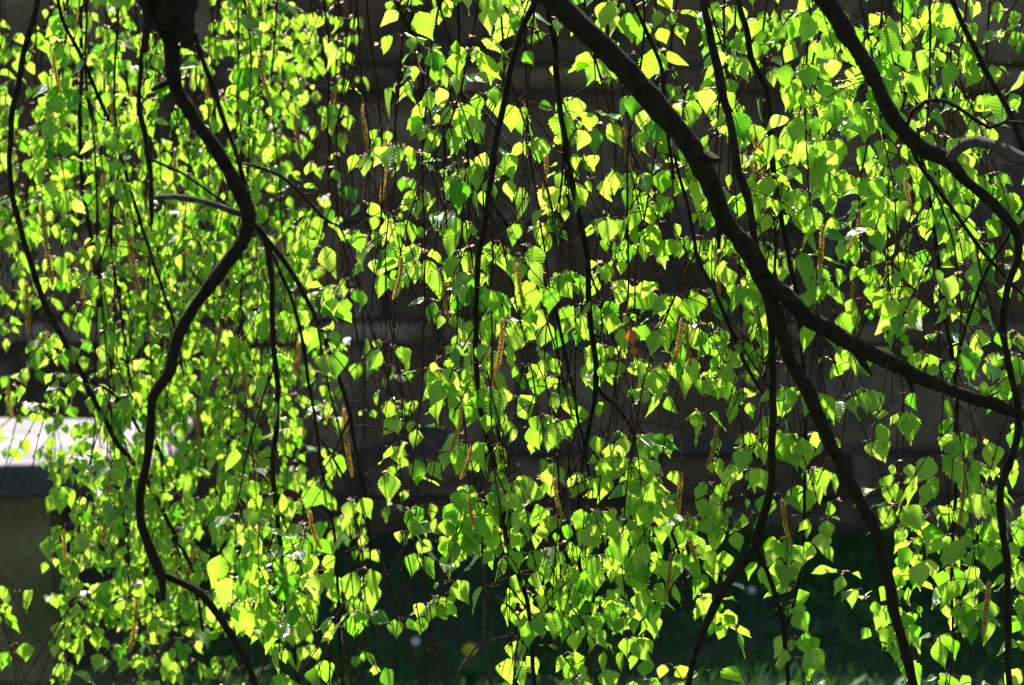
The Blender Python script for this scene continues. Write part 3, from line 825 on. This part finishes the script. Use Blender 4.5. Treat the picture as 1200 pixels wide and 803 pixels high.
# ------------------------------------------------------------------ catkins
def catkin_mesh(seed, L_=0.055, r=0.003):
    rr = random.Random(seed); m = MB()
    bend = rr.uniform(-.28, .28)
    def ax(t): return Vector((bend * L_ * t * t, bend * .5 * L_ * t * t, -L_ * t))
    pts = [ax(k / 8) for k in range(9)]
    tube(m, pts, [r * .2] + [r * .28] * 7 + [r * .15], 8, 0, 0, True, 0, .05)
    rows = int(L_ / .0021)
    for j in range(rows):
        t = (j + .5) / rows
        c = ax(t); env = min(1, .45 + t * 6, .4 + (1 - t) * 5)
        for k in range(7):
            a = (k + .5 * (j % 2)) * 6.283 / 7 + rr.uniform(-.15, .15)
            o = Vector((math.cos(a), math.sin(a), 0)); s = Vector((-o.y, o.x, 0))
            ro = r * env * rr.uniform(.85, 1.12); hw = .0011; hz = .0013
            v = [c + o * r * .45 + Vector((0, 0, hz)), c + o * ro * .9 - s * hw, c + o * ro * 1.05 - Vector((0, 0, hz * .4)), c + o * ro * .9 + s * hw, c + o * r * .5 - Vector((0, 0, hz * 1.1))]
            m.add(v, [(0, 1, 2), (0, 2, 3), (1, 4, 2), (2, 4, 3)], 0, None, rr.uniform(.3, 1))
    me_o = m.build('catkin', [M_catkin], smooth=False)
    me = me_o.data; bpy.data.objects.remove(me_o)
    return me
CK = [catkin_mesh(s) for s in range(9)]
ck_list = [(397,72,80),(426,122,60),(452,165,72),(93,2,70),(62,62,45),(50,240,92),(90,298,68),(104,275,76),(152,272,74),(155,84,36),(240,80,40),(205,184,34),(9,450,42),(886,160,66),(893,168,58),(964,262,64),(799,372,56),(805,380,48),(606,308,58),(575,408,72),(588,372,64),(552,524,40),(839,498,50),(798,552,66),(786,648,52),(917,584,58),(1159,680,66),(403,478,84),(363,598,46),(551,588,30),(1061,208,44),(310,4,36),(305,70,50),(262,300,44),(232,470,60),(126,560,80),(160,700,70),(300,540,60),(715,610,44),(258,380,50),(196,30,40),(805,600,60),(1008,250,46),(345,130,50),(130,100,60),(180,340,60),(520,330,44),(75,120,60),(120,190,64),(215,255,50),(30,330,60),(330,250,50),(285,430,56),(470,300,50),(640,180,44),(730,150,50),(690,330,54),(540,480,50),(650,560,50),(840,300,44),(1000,330,50),(1130,560,56),(350,400,50),(225,640,56),(75,620,40)]
for (cx, cy, cl_) in ck_list:
    best, bt = None, None
    for ti, t in enumerate(twigs):
        for (p, d) in t.nodes:
            q = px_of(p)
            dy = cy - q[1]
            e = abs(q[0] - cx) * 1.4 + (abs(dy - 12) if dy > 0 else 60 - dy * 2)
            if best is None or e < best[0]: best = (e, p, ti)
    e, p, ti = best
    t = twigs[ti]
    top = at(cx, cy, p.y - .07)
    mid = (p + top) / 2 + Vector((0, 0, .004))
    sp, sr = catmull([p, mid, top], [.0006, .0005, .0006], .006)
    t.stems.append((sp, sr))
    t.catkins.append((top, cl_ * KW * p.y * 1.0))

# two withered orange leaves
withered = [(738, 395, .016), (742, 415, .011)]
wt = []
for (px, py, sz) in withered:
    b_ = min(((abs(px_of(p)[0] - px) + abs(px_of(p)[1] - py + 10), p, ti) for ti, t in enumerate(twigs) for (p, d) in t.nodes if p.y < 3.06), key=lambda a: a[0])
    wt.append((b_[2], at(px, py - 8, b_[1].y - .05), sz, b_[1]))

for ti, t in enumerate(twigs):
    m = MB()
    for si, (sp, sr) in enumerate(t.stems):
        tube(m, sp, sr, 5, 0, 0, True)
    # buds / nodes along the stem
    for (p, d) in t.nodes:
        if rt.random() < .3:
            o = Vector((rt.gauss(0, 1), rt.gauss(0, 1), .3)).normalized()
            tube(m, [p, p + (o + d) * .0012, p + (o * .0022 + d * .003)], [.0011, .0010, .0003], 5)
    o = build_on_tree(m, 'twig', [M_twig])
    if t.fol.f: t.fol.build('foliage', [M_leaf, M_petiole, M_scale], o)
    for (top, ln) in t.catkins:
        k = bpy.data.objects.new('catkin', CK[rt.randrange(len(CK))])
        col.objects.link(k); k.parent = o; k.location = top
        s = ln / .055; k.scale = (min(1.2, max(.8, s)), min(1.2, max(.8, s)), s)
        k.rotation_euler = (U(-.06, .06), U(-.06, .06), U(0, 6.28))
    for (wi, p, sz, node) in wt:
        if wi == ti:
            q = MB()
            tube(q, [node, (node + p) / 2 + Vector((0, 0, .003)), p], [.0005, .0004, .0004], 3, 1, 0, False)
            add_leaf(q, p, Vector((.3, 0, -1)), Vector((.3, -1, .2)), sz, .5)
            w_ = q.build('withered_leaf', [M_dead, M_petiole], o); w_['label'] = 'shrivelled orange leaf'
print('deficit', sorted([(round(target(r_, c) - len(cand.get((r_, c), [])) * 3.0, 1), r_, c) for r_ in range(16) for c in range(24)])[-14:])
print('twigs', len(twigs), 'leaves', nleaves)
